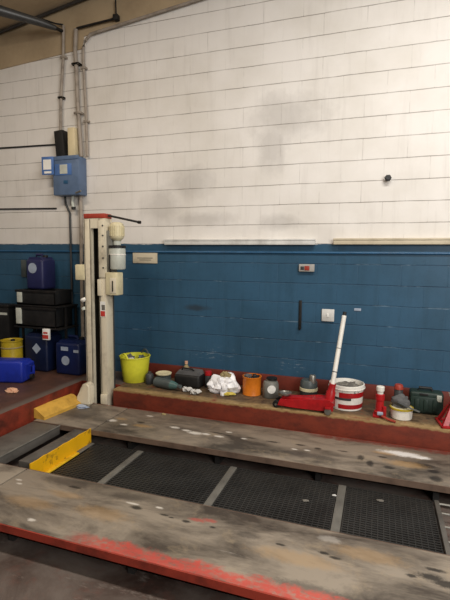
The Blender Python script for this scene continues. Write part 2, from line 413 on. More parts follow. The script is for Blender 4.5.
# plate bowed and dented a little
N = 24; prev = None
for i in range(N+1):
    y = -.365+.74*i/N
    dx = .003*math.sin(i*.9)+.0015*math.sin(i*2.3)
    zt = RT+.018+.0015*math.sin(i*1.7); zb = .055
    if i == 0: zb += .03
    r = [g.bm.verts.new((.168+dx, y, zb)), g.bm.verts.new((.178+dx, y, zb)), g.bm.verts.new((.178+dx, y, zt)), g.bm.verts.new((.168+dx, y, zt))]
    if prev:
        for k in range(4):
            j = (k+1) % 4; g.bm.faces.new((prev[k], prev[j], r[j], r[k]))
    else: g.bm.faces.new(r)
    prev = r
g.bm.faces.new(list(reversed(prev)))
gp = g.build('guard_plate', M['yellow'], t); gp['label'] = 'yellow scuffed guard plate'
MB().box(.172, .215, -.34, .16, .052, .064, .003).build('flange', mat('yellow_flange_paint', 'e8bd2a', '8a6a1c', .5, 9, .5), t)
fl = MB().box(.172, .215, .165, .372, .052, .064, .003).build('flange_end', M['bar'], t); fl['label'] = 'bare grey flange end'

# grating panels between the runways, on cross bars
GX = [-2.36, -1.90, -1.047, -.196, .42]
labels = ['short black steel grating panel beside the yellow plate', 'black steel grating panel between the first and second grey bars from the left',
          'black steel grating panel between the two right grey bars', 'black steel grating panel beside the dark frame with rungs']
for i in range(4):
    a, b = GX[i]+.032, GX[i+1]-.032
    if i == 0: a = GX[0]+.012
    if i == 3: b = GX[4]-.004
    t = thing('grating_panel', labels[i], 'grating', ((a+b)/2, 2.9, 0), 0, 'grating panels between the runways')
    L = (b-a)/2; m = MB()
    y = -.375
    while y <= .375:
        m.box(-L, L, y-.005, y+.005, .028, .055); y += .025
    m.build('bearing_bars', M['grating'], t, 0)
    m = MB(); n = max(6, int(2*L/.036))
    for k in range(n+1):
        x = -L+.004+(2*L-.008)*k/n
        m.box(x-.003, x+.003, -.38, .38, .040, .053)
    m.build('cross_rods', M['grating'], t, 0)
    for y in (-.384, .376): MB().box(-L, L, y, y+.008, .025, .056).build('edge_band', M['grating'], t, 0)
    MB().box(-L, L, -.375, .375, 0, .012).build('drip_tray', M['darksteel'], t, 0)
for x, l in ((-1.90, 'grey steel bar between the short grating panel and the next'), (-1.047, 'grey steel bar in the middle of the gratings'), (-.196, 'grey steel bar nearest the dark frame at the right')):
    t = thing('support_bar', l, 'bar', (x, 2.9, 0), 0, 'grey bars between the grating panels')
    MB().box(-.028, .028, -.383, .383, .045, .060, .003).build('top_flange', M['bar'], t)
    MB().box(-.006, .006, -.383, .383, 0, .045).build('web', M['greysteel'], t)
# scraps on the grating
for (x, y, l, m, s) in ((-.42, 2.98, 'pale scrap lying on the grating panel left of the right grey bar', M['fill'], .016), (-.24, 3.12, 'small white scrap by the far end of a grey bar', M['cloth'], .011),
                  (.07, 3.16, 'pale scrap lying near the far runway on the right grating panel', M['fill'], .018)):
    o = MB().lump(s*1.4, s, .006, .4, 3, 2, x*9, .2).build('scrap', m); o.location = (x, y, .056); tag(o, l, 'scrap')

# dark frame with rungs at the right end of the gratings
t = thing('rung_frame', 'dark steel frame with grey rungs at right end of grating', 'frame', (.45, 2.9, 0))
MB().box(-.026, .004, -.38, .37, .03, .075, .003).build('side_rail', M['greysteel'], t)
MB().box(.30, .33, -.38, .37, .03, .075, .003).build('side_rail', M['greysteel'], t)
for y in (.34, .22, .06, -.10, -.24):
    MB().tube([(-.005, y, .066), (.31, y, .066)], .007, 8).build('rung', M['steel'], t)

# yellow kerb block against the left plinth
t = tag(MB().prism([(-.10, 0), (.06, 0), (.06, .03), (-.06, .095), (-.10, .095)], -.27, .24).build('kerb_block', M['yellowpale']),
        'faded yellow wedge shaped block lying at the foot of the plinth by the post', 'block')
t.location = (-2.995, 3.60, RT+.001); t.rotation_euler = (0, 0, math.radians(-6))
o = MB().lump(.07, .035, .02, .5, 4, 3, 4, .2, ridge=True).build('paper_scrap', M['bluecloth']); o.location = (-2.86, 3.76, RT+.001); tag(o, 'crumpled pale blue scrap on the runway below the yellow block', 'scrap')
o = MB().lump(.065, .045, .03, .5, 4, 3, 9, .2, ridge=True).build('rag', M['peach']); o.location = (-3.50, 3.48, FH+.001); tag(o, 'crumpled peach rag lying on the brown plinth top', 'rag')
o = MB().lump(.022, .018, .012, .5, 4, 2, 11, .2).build('scrap', M['tan']); o.location = (-1.97, 3.86, RT+.001); tag(o, 'tiny tan scrap on the far runway against the red plinth', 'scrap')

# ------------------------------------------------------------------ lift post with its hydraulic unit
t = thing('lift_post', 'cream steel lift post with red cap, motor and tank', 'vehicle lift', (-2.775, 3.935, 0))
H = 2.125
def wob(x0, x1): return x0, x1
MB().box(-.15, -.066, 0, .012, 0, H, .004).box(-.15, -.138, 0, .13, 0, H).box(-.078, -.066, 0, .05, 0, H).build('flange', M['post'], t)
MB().box(.03, .105, 0, .012, 0, H, .004).box(.098, .110, 0, .13, 0, H, .003).box(.03, .042, 0, .05, 0, H).build('flange', M['post'], t)
MB().box(-.138, .098, .118, .13, 0, H).build('back_plate', M['post_dark'], t)
MB().box(-.066, .03, -.001, .011, H-.10, H).build('head_plate', M['post'], t)
MB().tube([(-.03, .09, .05), (-.03, .09, H-.1)], .018, 10).build('lifting_screw', M['post_dark'], t)
c = MB().box(-.148, .108, -.006, .131, H, H+.05, .008).build('cap', M['redcap'], t); c['label'] = 'red cap'
MB().box(-.155, .15, -.015, .17, 0, .012, .003).build('base_plate', M['post'], t)
# foot cover at the left, rounded
m = MB()
m.prism([(-.21, 0), (-.03, 0), (-.025, .21), (-.05, .245), (-.10, .24), (-.14, .2), (-.18, .09)], -.13, -.03)
bmesh.ops.bevel(m.bm, geom=list(m.bm.edges), offset=.018, segments=3, affect='EDGES')
bmesh.ops.translate(m.bm, vec=(0, 0, RT+.001), verts=m.bm.verts)
m.build('foot_cover', M['post'], t)
MB().box(.035, .115, -.03, 0, RT+.001, RT+.11, .01).build('foot_block', M['post'], t)
# slot stop and carriage plate
MB().box(.034, .108, -.012, 0, 1.52, H-.02, .003).build('carriage_plate', M['post'], t)
for z in (1.62, 1.72, 1.84, 1.95, 2.05):
    MB().lathe([(0, 0), (.009, 0), (.009, .006), (0, .008)], 8, T(.09, -.012, z, rx=90)).build('bolt', M['darkgrey'], t)
# limit box and knob on the left side
lb = MB().box(-.265, -.15, -.01, .09, 1.485, 1.65, .012).build('limit_box', M['cream'], t)
MB().tube([(-.20, .04, 1.645), (-.19, .03, 1.675), (-.15, .03, 1.68)], .009, 8).build('cable_gland', M['black'], lb)
MB().lathe([(0, -.02), (.03, -.018), (.042, 0), (.036, .02), (0, .028)], 18, T(-.175, .02, 1.275, ry=-20)).build('knob', M['white'], t)
MB().lathe([(0, -.02), (.028, -.018), (.03, .01), (0, .02)], 18, T(-.18, .02, 1.185, ry=-20)).build('knob', M['grey_green'], t)
# motor
mo = MB()
mo.lathe([(0, 0), (.04, 0), (.048, .01), (.066, .025), (.070, .045), (.070, .155), (.066, .17), (.045, .185), (0, .19)], 28, T(.205, .07, 1.90))
for k in range(20):
    a = 2*PI*k/20
    mo.box(.068, .077, -.004, .004, .045, .15, 0, T(.205, .07, 1.90, rz=math.degrees(a)))
mo = mo.build('motor', M['cream'], t)
MB().lathe([(.03, -.05), (.038, -.045), (.038, -.005), (.044, 0)], 20, T(.205, .07, 1.90)).build('neck', M['grey_green'], mo)
MB().lathe([(0, 0), (.088, 0), (.088, .025), (0, .025)], 24, T(.205, .07, 1.825)).build('pump_flange', M['black'], t)
tk = MB().lathe([(0, 0), (.075, 0), (.084, .012), (.084, .205), (.078, .22), (0, .22)], 28, T(.205, .07, 1.605)).build('tank', M['grey_green'], t)
MB().lathe([(.0845, 0), (.087, .002), (.087, .012), (.0845, .014)], 28, T(.205, .07, 1.75)).build('band', M['white'], tk)
MB().box(.110, .17, .02, .12, 1.55, 2.0, .004).build('mounting_bracket', M['grey'], t)
MB().tube([(.16, .05, 1.83), (.165, .0, 1.75), (.16, .0, 1.6), (.16, .04, 1.54)], .012, 8).build('hose', M['black'], t)
cb = MB().box(.115, .255, -.02, .10, 1.34, 1.575, .012).build('control_box', M['cream'], t)
MB().box(.17, .245, -.026, -.018, 1.36, 1.52, .004).build('panel', M['post'], cb)
MB().box(.20, .213, -.033, -.025, 1.38, 1.49, .003).build('switch', M['post_dark'], cb)
MB().box(.015, .06, -.016, 0, 1.33, 1.5, .004).build('cover', M['post'], t)
st = MB().box(.038, .098, -.004, -.0005, 1.11, 1.27).build('warning_sticker', M['paper'], t); st['label'] = 'warning sticker, red below and dark above'
MB().box(.042, .095, -.006, -.004, 1.115, 1.17).build('red_symbol', M['label_red'], st)
MB().box(.055, .095, -.006, -.004, 1.18, 1.235).build('black_symbol', M['ink'], st)
MB().tube([(.12, .05, H+.03), (.49, .03, H-.045)], .011, 8).lathe([(0, -.02), (.016, -.015), (.016, .015), (0, .02)], 10, T(.49, .03, H-.045, ry=95)).build('cam_rod', M['blackmetal'], t)
MB().tube([(.118, .12, .01), (.118, .12, 1.55)], .007, 8).build('hydraulic_pipe', M['darkgrey'], t)

# ------------------------------------------------------------------ wall fittings
def wallthing(name, label, cat, x, z, group=None): return thing(name, label, cat, (x, WY, z), 0, group)
t = wallthing('switch_box', 'blue grey electrical switch box on the white wall with open door', 'switch box', -3.52, 2.47)
MB().box(-.185, .185, -.15, 0, -.02, .42, .012).build('enclosure', M['bluebox'], t)
MB().box(-.19, .19, -.158, -.15, .385, .43, .004).build('top_lip', M['bluebox'], t)
d = MB().box(-.16, .0, -.006, .006, 0, .21, .004, T(-.155, -.164, .22, rz=5)).build('door_flap', M['blueflap'], t)
MB().box(-.135, -.03, -.009, -.006, .06, .175, 0, T(-.155, -.164, .22, rz=5)).build('white_label', M['paper'], d)
MB().box(-.125, -.03, -.009, -.006, .015, .04, 0, T(-.155, -.164, .22, rz=5)).build('white_label', M['paper'], d)
p = MB().box(-.15, .085, -.156, -.149, .21, .34, .003).build('face_plate', M['blueflap'], t)
MB().box(-.075, .03, -.16, -.156, .225, .33).build('pale_label', M['grey_green'], p)
MB().box(-.03, .03, -.156, -.15, .11, .15, .003).build('rating_plate', M['bluerail'], t)
MB().tube([(.14, -.155, .0), (.21, -.155, .02)], .01, 8).build('latch', M['steel'], t)
t = wallthing('cable_duct', 'black tilted cable duct entering the top of switch box', 'duct', -3.62, 2.90)
MB().box(-.062, .062, -.11, -.012, 0, .31, .006, T(0, 0, 0, ry=-5)).box(-.02, .02, -.012, -.0005, .1, .2).build('cover', M['black'], t)
t = wallthing('cable_duct', 'cream cable duct beside the black one above switch box', 'duct', -3.455, 2.90)
MB().box(-.065, .03, -.10, 0, 0, .33, .006).build('cover', M['creamduct'], t)

def cond(name, label, pts, r, m, cat='conduit', clips=()):
    t = thing(name, label, cat, pts[0], 0)
    P = [Vector(q)-Vector(pts[0]) for q in pts]
    MB().tube(P, r, 10).build('pipe', m, t)
    for z in clips:
        for a, b in zip(pts, pts[1:]):
            if min(a[2], b[2]) <= z <= max(a[2], b[2]):
                k = (z-a[2])/(b[2]-a[2]); q = Vector(a).lerp(Vector(b), k)-Vector(pts[0])
                MB().box(q.x-r*2, q.x+r*2, q.y-r*1.2, q.y+(WY-pts[0][1]-.001), q.z-.012, q.z+.012, .003).build('clip', M['pipe'], t)
    return t
cond('conduit', 'left conduit of the three running down to the switch box', [(-3.585, 4.53, 4.40), (-3.60, 4.53, 4.02), (-3.645, 4.53, 3.6), (-3.66, 4.53, 3.22)], .017, M['pipe'], clips=(4.05, 3.6))
cond('conduit', 'middle conduit running down to the switch box from the black branch pipe', [(-3.41, 4.525, 4.33), (-3.43, 4.53, 4.1), (-3.42, 4.53, 3.95), (-3.41, 4.53, 3.5), (-3.375, 4.53, 2.9)], .024, M['pipe'], clips=(3.95, 3.4))
cv = [(-3.30, 4.54, 2.90), (-3.305, 4.54, 3.4), (-3.33, 4.54, 4.02), (-3.325, 4.54, 4.13), (-3.29, 4.54, 4.2), (-3.22, 4.535, 4.255)]
x = -3.1
while x < 3.2:
    cv.append((x, 4.535, 4.40+.11*(x+1.9))); x += .5
cond('conduit', 'pale conduit bending from switch box along the top edge of the wall', cv, .016, M['pipe'], clips=(3.9, 3.3))
cond('pipe', 'thin black branch pipe with elbow below the ceiling', [(-3.41, 4.525, 4.325), (-3.39, 4.525, 4.34), (-2.88, 4.525, 4.365)], .013, M['blackmetal'], 'pipe')
t = thing('junction_box', 'small black junction box at the end of the branch pipe', 'junction box', (-2.87, 4.52, 4.37))
MB().box(-.03, .03, -.03, .03, -.03, .028, .006).tube([(0, 0, .0), (-.005, 0, .19)], .008, 8).build('box', M['black'], t)
cond('pipe', 'dark pipe along the joint of wall and ceiling', [(-6.3, 4.52, ceil_z(-6.3)-.03), (-2.95, 4.52, ceil_z(-2.95)-.03)], .02, M['pipedark'], 'pipe')
t = thing('junction_box', 'larger black junction box at the end of the ceiling pipe', 'junction box', (-2.90, 4.52, ceil_z(-2.90)-.045))
MB().box(-.07, .07, -.08, .05, -.06, .02, .01).build('box', M['black'], t)
# dark round-ended batten dropping to the wall at top left
t = thing('duct', 'dark grey metal duct slanting to the wall at the top left', 'duct', (-3.62, 4.44, 4.335))
MB().tube([(0, 0, 0), (-.10, -.13, .015), (-.38, -.45, .035), (-.65, -.76, .05)], [.028, .042, .055, .055], 14).build('body', M['batten'], t)
MB().tube([(.0, .0, .0), (.03, .10, .0)], .02, 10).build('nozzle', M['black'], t)
MB().tube([(-.1, -.10, .065), (-.05, .06, .085), (.03, .09, .075)], .01, 8).build('stay', M['black'], t)
cond('cable', 'thin black cable along the white wall left of the ducts', [(-6.3, 4.56, 3.07), (-4.63, 4.56, 3.095), (-4.3, 4.56, 3.087), (-4.0, 4.56, 3.082), (-3.70, 4.56, 3.075)], .009, M['black'], 'cable')
cond('cable', 'black cable on the white wall lower left of switch box', [(-6.3, 4.56, 2.33), (-4.67, 4.56, 2.331), (-3.78, 4.56, 2.316)], .009, M['black'], 'cable')
cond('cable', 'dark cable hanging from the switch box down the wall', [(-3.64, 4.55, 2.46), (-3.63, 4.55, 2.36), (-3.575, 4.55, 2.25), (-3.575, 4.55, 1.6), (-3.575, 4.55, 1.1)], .013, M['darkgrey'], 'cable')
cond('conduit', 'pale conduit dropping from the switch box behind the lift post', [(-3.40, 4.53, 2.46), (-3.40, 4.53, 2.2), (-3.41, 4.53, 1.5), (-3.41, 4.53, .5)], .022, M['pipe'])
t = thing('cable_end', 'short taped cable end hanging under the switch box', 'cable', (-3.50, 4.52, 2.46))
MB().tube([(0, 0, 0), (-.01, 0, -.08), (.0, 0, -.14)], .02, 10).build('cable', M['grey_green'], t)
MB().lathe([(0, -.02), (.025, -.015), (.025, .015), (0, .02)], 12, T(.01, -.01, -.155)).build('cap', M['black'], t)

t = wallthing('notice', 'beige printed notice on the blue wall beside the lift post', 'sign', -2.56, 1.725)
MB().box(-.158, .158, -.012, 0, -.064, .064, .003).build('board', M['tray2'], t)
for k, (a, b) in enumerate(((-.10, .10), (-.07, .08))):
    MB().box(a, b, -.0135, -.012, -.008-k*.022, -.0-k*.022).build('print_line', M['ink'], t)
t = wallthing('trunking', 'white trunking strip along the blue paint line, left', 'trunking', -1.455, 1.902)
MB().box(-.835, .835, -.06, 0, -.03, .028, .005).build('body', M['tray'], t)
MB().box(-.837, .837, -.066, -.06, .012, .03, .002).build('lid', M['tray'], t)
t = wallthing('trunking', 'beige trunking strip along the blue paint line, right', 'trunking', .62, 1.905)
MB().box(-1.06, 1.3, -.06, 0, -.03, .028, .005).build('body', M['tray2'], t)
MB().box(-1.062, 1.302, -.066, -.06, .012, .03, .002).build('lid', M['tray2'], t)
t = wallthing('socket', 'grey socket with a red centre on the blue wall', 'socket', -.70, 1.64)
MB().box(-.078, .078, -.035, 0, -.038, .038, .006).build('body', M['fill2'], t)
MB().box(-.02, .03, -.041, -.034, -.025, .02, .003).build('red_switch', M['redcap'], t)
MB().box(-.06, -.025, -.039, -.034, -.02, .015, .002).build('dark_pin', M['darkgrey'], t)
t = wallthing('switch_plate', 'square white plate on the blue wall left of jack handle', 'switch', -.475, 1.165)
MB().box(-.062, .062, -.02, 0, -.062, .062, .006).build('plate', M['tray'], t)
MB().box(-.012, .012, -.026, -.02, -.02, .02, .003).build('rocker', M['paper'], t)
t = wallthing('wall_hook', 'dark vertical bar hook on the blue wall', 'hook', -.755, 1.155)
MB().box(-.014, .014, -.018, 0, -.15, .15, .004).tube([(0, -.01, -.13), (0, -.04, -.15), (0, -.045, -.12)], .007, 8).build('bar', M['black'], t)
t = tag(MB().box(-.033, .033, -.006, 0, -.013, .013, .002).build('tag', M['palelogo']), 'tiny pale tag stuck on the blue wall right of jack handle', 'tag'); t.location = (-.19, WY, 1.235)
t = tag(MB().lathe([(0, -.03), (.02, -.03), (.032, -.02), (.032, 0), (0, 0)], 6, T(rx=-90)).build('bolt', M['darkgrey']), 'dark bolt head sticking out of the white wall', 'bolt'); t.location = (.04, WY-.03, 2.495)

# ------------------------------------------------------------------ things on the plinth along the wall
Z = FH + .001
# lime yellow trug
t = thing('trug', 'lime yellow flexible tub beside the lift post', 'tub', (-2.55, 4.30, Z))
MB().lathe([(0, 0), (.128, 0), (.134, .006), (.150, .14), (.166, .275), (.174, .278), (.172, .286), (.160, .284), (.146, .14), (.126, .014), (0, .014)], 40).build('body', M['trug'], t)
for s in (0, 180):
    h = MB().tube([(.16*math.cos(a)*1.0, .055*math.sin(a*0)+(-.055+.11*k/8), .275+.055*math.sin(PI*k/8)) for k, a in [(k, 0) for k in range(9)]], .010, 8)
    bmesh.ops.transform(h.bm, matrix=Matrix.Rotation(math.radians(s+75), 4, 'Z'), verts=h.bm.verts)
    h.build('handle', M['trug' if s == 180 else 'slate'], t)
for k, (x, y, s, mm, c) in enumerate(((-.066, .02, .058, 'greyrag', 'crumpled grey rag on the left in the lime yellow tub'), (.064, .04, .06, 'slate', 'bundled slate rag on the right in the lime yellow tub'), (.0, -.085, .04, 'cloth', 'small white rag at the front of the lime yellow tub'))):
    o = MB().lump(s*.85, s*.7, .06, .4, 4, 3, k+20, .3, ridge=True).build('rag', M[mm]); o.location = (-2.55+x, 4.30+y, Z+.206); tag(o, c, 'rag', 'rags in the yellow tub')
MB().lathe([(0, 0.0145), (.122, .0145), (.138, .13), (.142, .195), (0, .2)], 24).build('contents', M['black'], t)

# small grey can, dish on a dark tin
t = thing('can', 'small dark grey can between the yellow tub and cream dish', 'can', (-2.335, 4.24, Z))
MB().lathe([(0, 0), (.042, 0), (.045, .004), (.045, .10), (.03, .118), (.02, .12), (.02, .135), (0, .135)], 20).build('body', M['darkgrey'], t)
t = thing('tin', 'squat dark tin supporting the cream dish', 'tin', (-2.19, 4.30, Z))
MB().lathe([(0, 0), (.075, 0), (.078, .005), (.078, .095), (.07, .1), (0, .1)], 24).build('body', M['slate'], t)
t = thing('dish', 'shallow cream dish lying on the squat dark tin', 'dish', (-2.185, 4.285, Z+.101))
MB().lathe([(0, 0), (.06, 0), (.085, .012), (.088, .024), (.08, .028), (.055, .02), (0, .018)], 28).build('bowl', M['cream'], t)
# bottle lying down
t = thing('bottle', 'grey and teal oil bottle lying on its side by the cream dish', 'bottle', (-2.07, 4.135, Z+.0525), -14)
q = T(ry=90)
MB().lathe([(0, -.16), (.045, -.158), (.052, -.15), (.052, .03), (.046, .06)], 22, q).build('body', M['slate'], t)
MB().lathe([(.046, .06), (.038, .10), (.024, .14), (.016, .15)], 22, q).build('neck', M['teal'], t)
MB().lathe([(.02, .148), (.022, .15), (.022, .185), (0, .187)], 16, q).build('cap', M['slate'], t)
# gloves
for k, (x, y, r, l) in enumerate(((-1.86, 4.14, -20, 'crumpled white glove lying by the bottle cap on the plinth'), (-1.745, 4.09, -10, 'crumpled white glove nearest the white carrier bag'))):
    g = MB().lump(.035, .03, .03, .4, 4, 3, k+31, .4, ridge=True)
    for f in range(4):
        y0 = -.024+.016*f
        g.tube([(.02, y0, .03), (.05, y0*1.2, .034), (.075, y0*1.3, .018)], [.010, .009, .006], 8)
    g.tube([(-.01, -.025, .025), (.015, -.045, .022), (.03, -.05, .012)], [.011, .01, .006], 8)
    o = g.build('glove', M['cloth']); o.location = (x, y, Z); o.rotation_euler = (0, 0, math.radians(r)); tag(o, l, 'glove', 'white gloves on the plinth')
# black tool bag and bottle behind
t = thing('tool_bag', 'black tool bag with grey top lying against the red skirting', 'bag', (-1.89, 4.32, Z), 0)
m = MB().box(-.15, .15, -.09, .09, 0, .14, .03, seg=3)
m.build('bag', M['black'], t)
MB().prism([(-.14, .135), (.14, .135), (.12, .175), (-.10, .18)], -.07, .07).build('flap', M['greyrag'], t)
MB().tube([(-.08, -.03, .17), (-.06, -.05, .205), (.05, -.05, .20), (.07, -.03, .165)], .009, 8).build('handle', M['black'], t)
t = thing('bottle', 'beige bottle standing behind the left end of black bag', 'bottle', (-2.0, 4.475, Z))
MB().lathe([(0, 0), (.034, 0), (.036, .005), (.036, .15), (.018, .185), (.014, .19), (.014, .2)], 20).build('body', M['tan'], t)
MB().lathe([(.018, .199), (.018, .228), (0, .23)], 16).build('cap', M['peach'], t)
t = thing('bottle', 'squat bottle with red top between black bag and white carrier', 'bottle', (-1.69, 4.36, Z))
MB().lathe([(0, 0), (.038, 0), (.04, .004), (.04, .11), (.03, .13)], 20).build('body', M['darkgrey'], t)
MB().lathe([(.036, .128), (.038, .13), (.036, .17), (0, .175)], 18).build('cap', M['red'], t)

# white carrier bag
t = thing('carrier_bag', 'crumpled white carrier bag with yellow print', 'bag', (-1.475, 4.235, Z))
MB().lump(.145, .105, .135, .55, 2.6, 4, 3, .45).lump(.09, .07, .08, .7, 3, 3, 6, .45, T(-.06, -.04, .03)).lump(.07, .06, .07, .7, 3, 3, 16, .45, T(.05, -.05, .05)).build('bag', M['whitebag'], t, 18)
MB().lump(.05, .035, .04, .5, 5, 3, 8, .3, T(.02, .0, .165), ridge=True).build('paper_top', M['tan'], t)
MB().lump(.055, .02, .02, .4, 4, 3, 12, .3, T(.10, -.095, .012, rz=25), ridge=True).build('yellow_print', M['bagdark'], t)

# orange tin
t = thing('paint_tin', 'orange tin filled with dark bits, right of carrier bag', 'tin', (-1.185, 4.29, Z))
MB().lathe([(0, 0), (.093, 0), (.096, .004), (.094, .008), (.094, .175), (.098, .18), (.098, .188), (.09, .188), (.09, .16), (0, .158)], 32).build('body', M['orange'], t)
for k, (x, y, r, c) in enumerate(((-.042, .0, .036, 'grey lump at the left in the orange tin'), (.042, -.01, .036, 'dark lump at the right in the orange tin'))):
    o = MB().lump(r, r, r*.8, .5, 5, 3, 40+k, .5, ridge=True).build('rag', M['greyrag' if k == 0 else 'black']); o.location = (-1.185+x, 4.29+y, Z+.162); tag(o, c, 'rag', 'bits in the orange tin')

# grey container with white label
t = thing('container', 'grey container with round white label beside the red jack', 'container', (-.985, 4.27, Z))
MB().lathe([(0, 0), (.075, 0), (.08, .006), (.08, .13), (.07, .155), (.05, .165), (.05, .18), (0, .18)], 28).build('body', M['grey'], t)
MB().lathe([(.03, .175), (.055, .176), (.055, .195), (0, .197)], 18, T(.01, 0, 0)).build('lid', M['blackmetal'], t)
m = MB().lathe([(0, 0), (.042, 0), (.042, .003), (0, .003)], 20)
for v in m.bm.verts:
    a = v.co.x/.081; zz = v.co.y; r = .081+v.co.z
    v.co = Vector((r*math.sin(a+.35), -r*math.cos(a+.35), .095+zz))
m.build('label', M['paper'], t)

# ------------------------------------------------------------------ red trolley jack
t = thing('trolley_jack', 'red trolley jack with tall white handle on the plinth', 'jack', (-.575, 4.035, Z), 0)
for s in (-1, 1):
    MB().prism([(-.27, .03), (-.25, .085), (-.05, .10), (.08, .12), (.20, .125), (.235, .10), (.235, .03), (.1, .022), (-.1, .022)], s*.075-.006, s*.075+.006).build('side_plate', M['red'], t)
MB().prism([(-.26, .04), (-.25, .08), (-.05, .095), (.08, .115), (.2, .12), (.22, .05), (.1, .03)], -.069, .069).build('hydraulic_body', M['red'], t)
MB().box(-.24, .05, -.03, .03, .095, .115, .006, T(0, 0, -.004, ry=-2)).build('lift_arm', M['red'], t)
s_ = MB().lathe([(0, .0), (.035, 0), (.04, .01), (.058, .016), (.06, .028), (.048, .03), (.044, .022), (0, .02)], 24, T(-.215, 0, .106)).build('saddle', M['steel'], t)
for s in (-1, 1):
    MB().lathe([(0, -.02), (.03, -.02), (.034, -.014), (.034, .014), (.03, .02), (0, .02)], 20, T(-.285, s*.06, .0345, rx=90)).build('front_wheel', M['blackmetal'], t)
MB().tube([(-.285, -.09, .0345), (-.285, .09, .0345)], .01, 8).build('axle', M['steel'], t)
for s in (-1, 1):
    w = MB().lathe([(0, -.012), (.026, -.012), (.03, -.008), (.03, .008), (.026, .012), (0, .012)], 18, T(.19, s*.062-.04*(s < 0), .0305, rx=90)).build('rear_castor', M['steel'], t)
    MB().box(.165, .215, s*.062-.018-.04*(s < 0), s*.062+.018-.04*(s < 0), .055, .072, .003).build('castor_fork', M['red'], w)
# handle socket
a = math.radians(12)
MB().lathe([(0, 0), (.042, 0), (.042, .11), (.032, .125), (.03, .19), (0, .19)], 20, T(.185, 0, .075, ry=10)).build('handle_socket', M['red'], t)
MB().box(.14, .23, -.078, .075, .06, .12, .012).build('yoke', M['red'], t)
hb = Vector((.215, 0, .25)); ht = Vector((.285, .16, .865))
h = MB().tube([hb, ht], .021, 14).build('handle', M['white'], t); h['label'] = 'white handle tube'
MB().tube([ht, ht+(ht-hb).normalized()*.035], .017, 12).build('grip_end', M['black'], h)
mid = hb.lerp(ht, .18)
MB().tube([mid, mid+(ht-hb).normalized()*.008], .0225, 14).build('joint_ring', M['darkgrey'], h)
mid = hb.lerp(ht, .52)
MB().tube([mid, mid+(ht-hb).normalized()*.006], .0225, 14).build('joint_ring', M['grey'], h)

# dark bottle with silver top behind the jack
t = thing('container', 'dark container with silver top and cream band behind the red jack', 'container', (-.625, 4.40, Z))
MB().lathe([(0, 0), (.085, 0), (.088, .005), (.088, .07)], 24).build('base', M['darkgrey'], t)
MB().lathe([(.0885, .07), (.091, .072), (.091, .10), (.0885, .102)], 24).build('band', M['cream'], t)
MB().lathe([(.088, .10), (.085, .15), (.07, .175), (0, .18)], 24).build('shoulder', M['slate'], t)
MB().lathe([(0, 0), (.034, 0), (.034, .07), (.028, .08), (0, .08)], 18, T(.04, -.03, .155)).build('silver_cap', M['steel'], t)

# ------------------------------------------------------------------ white bucket with red bands
t = thing('bucket', 'white bucket with red bands at the foot of the jack handle', 'bucket', (-.247, 4.23, Z)); t.scale = (1, 1, .94)
MB().lathe([(0, 0), (.137, 0), (.143, .005), (.154, .20), (.160, .205), (.163, .225), (.160, .245), (.151, .248), (.148, .235), (.146, .18), (.0, .175)], 44).build('body', M['white'], t)
def band(z0, z1, a0, a1, m, name, dr=.0015, par=t):
    b = MB(); N = 30; vs = []
    for i in range(N+1):
        a = math.radians(a0+(a1-a0)*i/N)
        r0 = .143+(z0/.22)*.012+dr; r1 = .143+(z1/.22)*.012+dr
        vs.append([b.bm.verts.new((r*math.cos(a), r*math.sin(a), z)) for r, z in ((r0-.002, z0), (r0, z0), (r1, z1), (r1-.002, z1))])
    for p, q in zip(vs, vs[1:]):
        for k in range(4):
            j = (k+1) % 4; b.bm.faces.new((p[k], p[j], q[j], q[k]))
    b.bm.faces.new(vs[0]); b.bm.faces.new(list(reversed(vs[-1])))
    return b.build(name, m, par)
band(.132, .182, 248, 420, M['red'], 'red_band')
band(.022, .065, 245, 420, M['red'], 'red_band')
band(.108, .132, 205, 290, M['darkgrey'], 'dark_smear', .002)
MB().lathe([(.158, .207), (.167, .209), (.167, .215), (.159, .218)], 44).build('rim_ring', M['white'], t)
o = MB().lump(.12, .12, .035, .45, 5, 4, 55, .4, ridge=True).build('rag', M['fill']); o.location = (-.247, 4.23, Z+.167); tag(o, 'grey rag lying in the white bucket', 'rag')
MB().tube([(-.164, 0, .215), (-.14, .11, .19), (-.06, .17, .18), (.06, .17, .18), (.14, .11, .19), (.164, 0, .215)], .004, 6).build('bail', M['steel'], t)

# ------------------------------------------------------------------ bottle jack, red with pale top
t = thing('bottle_jack', 'red bottle jack with pale screw top between bucket and white tub', 'jack', (.05, 4.06, Z))
m = MB().box(-.055, .055, -.05, .05, 0, .022, .006); m.build('base', M['red'], t)
MB().lathe([(.046, .02), (.047, .05), (.037, .055), (.034, .15), (.04, .155), (.038, .20), (.028, .208)], 24).build('cylinder', M['red'], t)
MB().lathe([(.026, .206), (.026, .232), (.034, .235), (.034, .27), (.028, .275), (0, .276)], 18).build('ram_head', M['white'], t)
MB().lathe([(0, 0), (.018, 0), (.018, .08), (0, .085)], 14, T(.038, -.03, .022)).build('pump', M['red'], t)
MB().tube([(.02, -.07, .03), (.07, -.10, .018), (.13, -.125, .012)], .011, 8).build('handle_socket', M['redcap'], t)
MB().box(-.02, .03, -.064, -.045, .03, .06, .006).build('label', M['palelogo'], t)  # pale block stands in for the highlight low on the jack

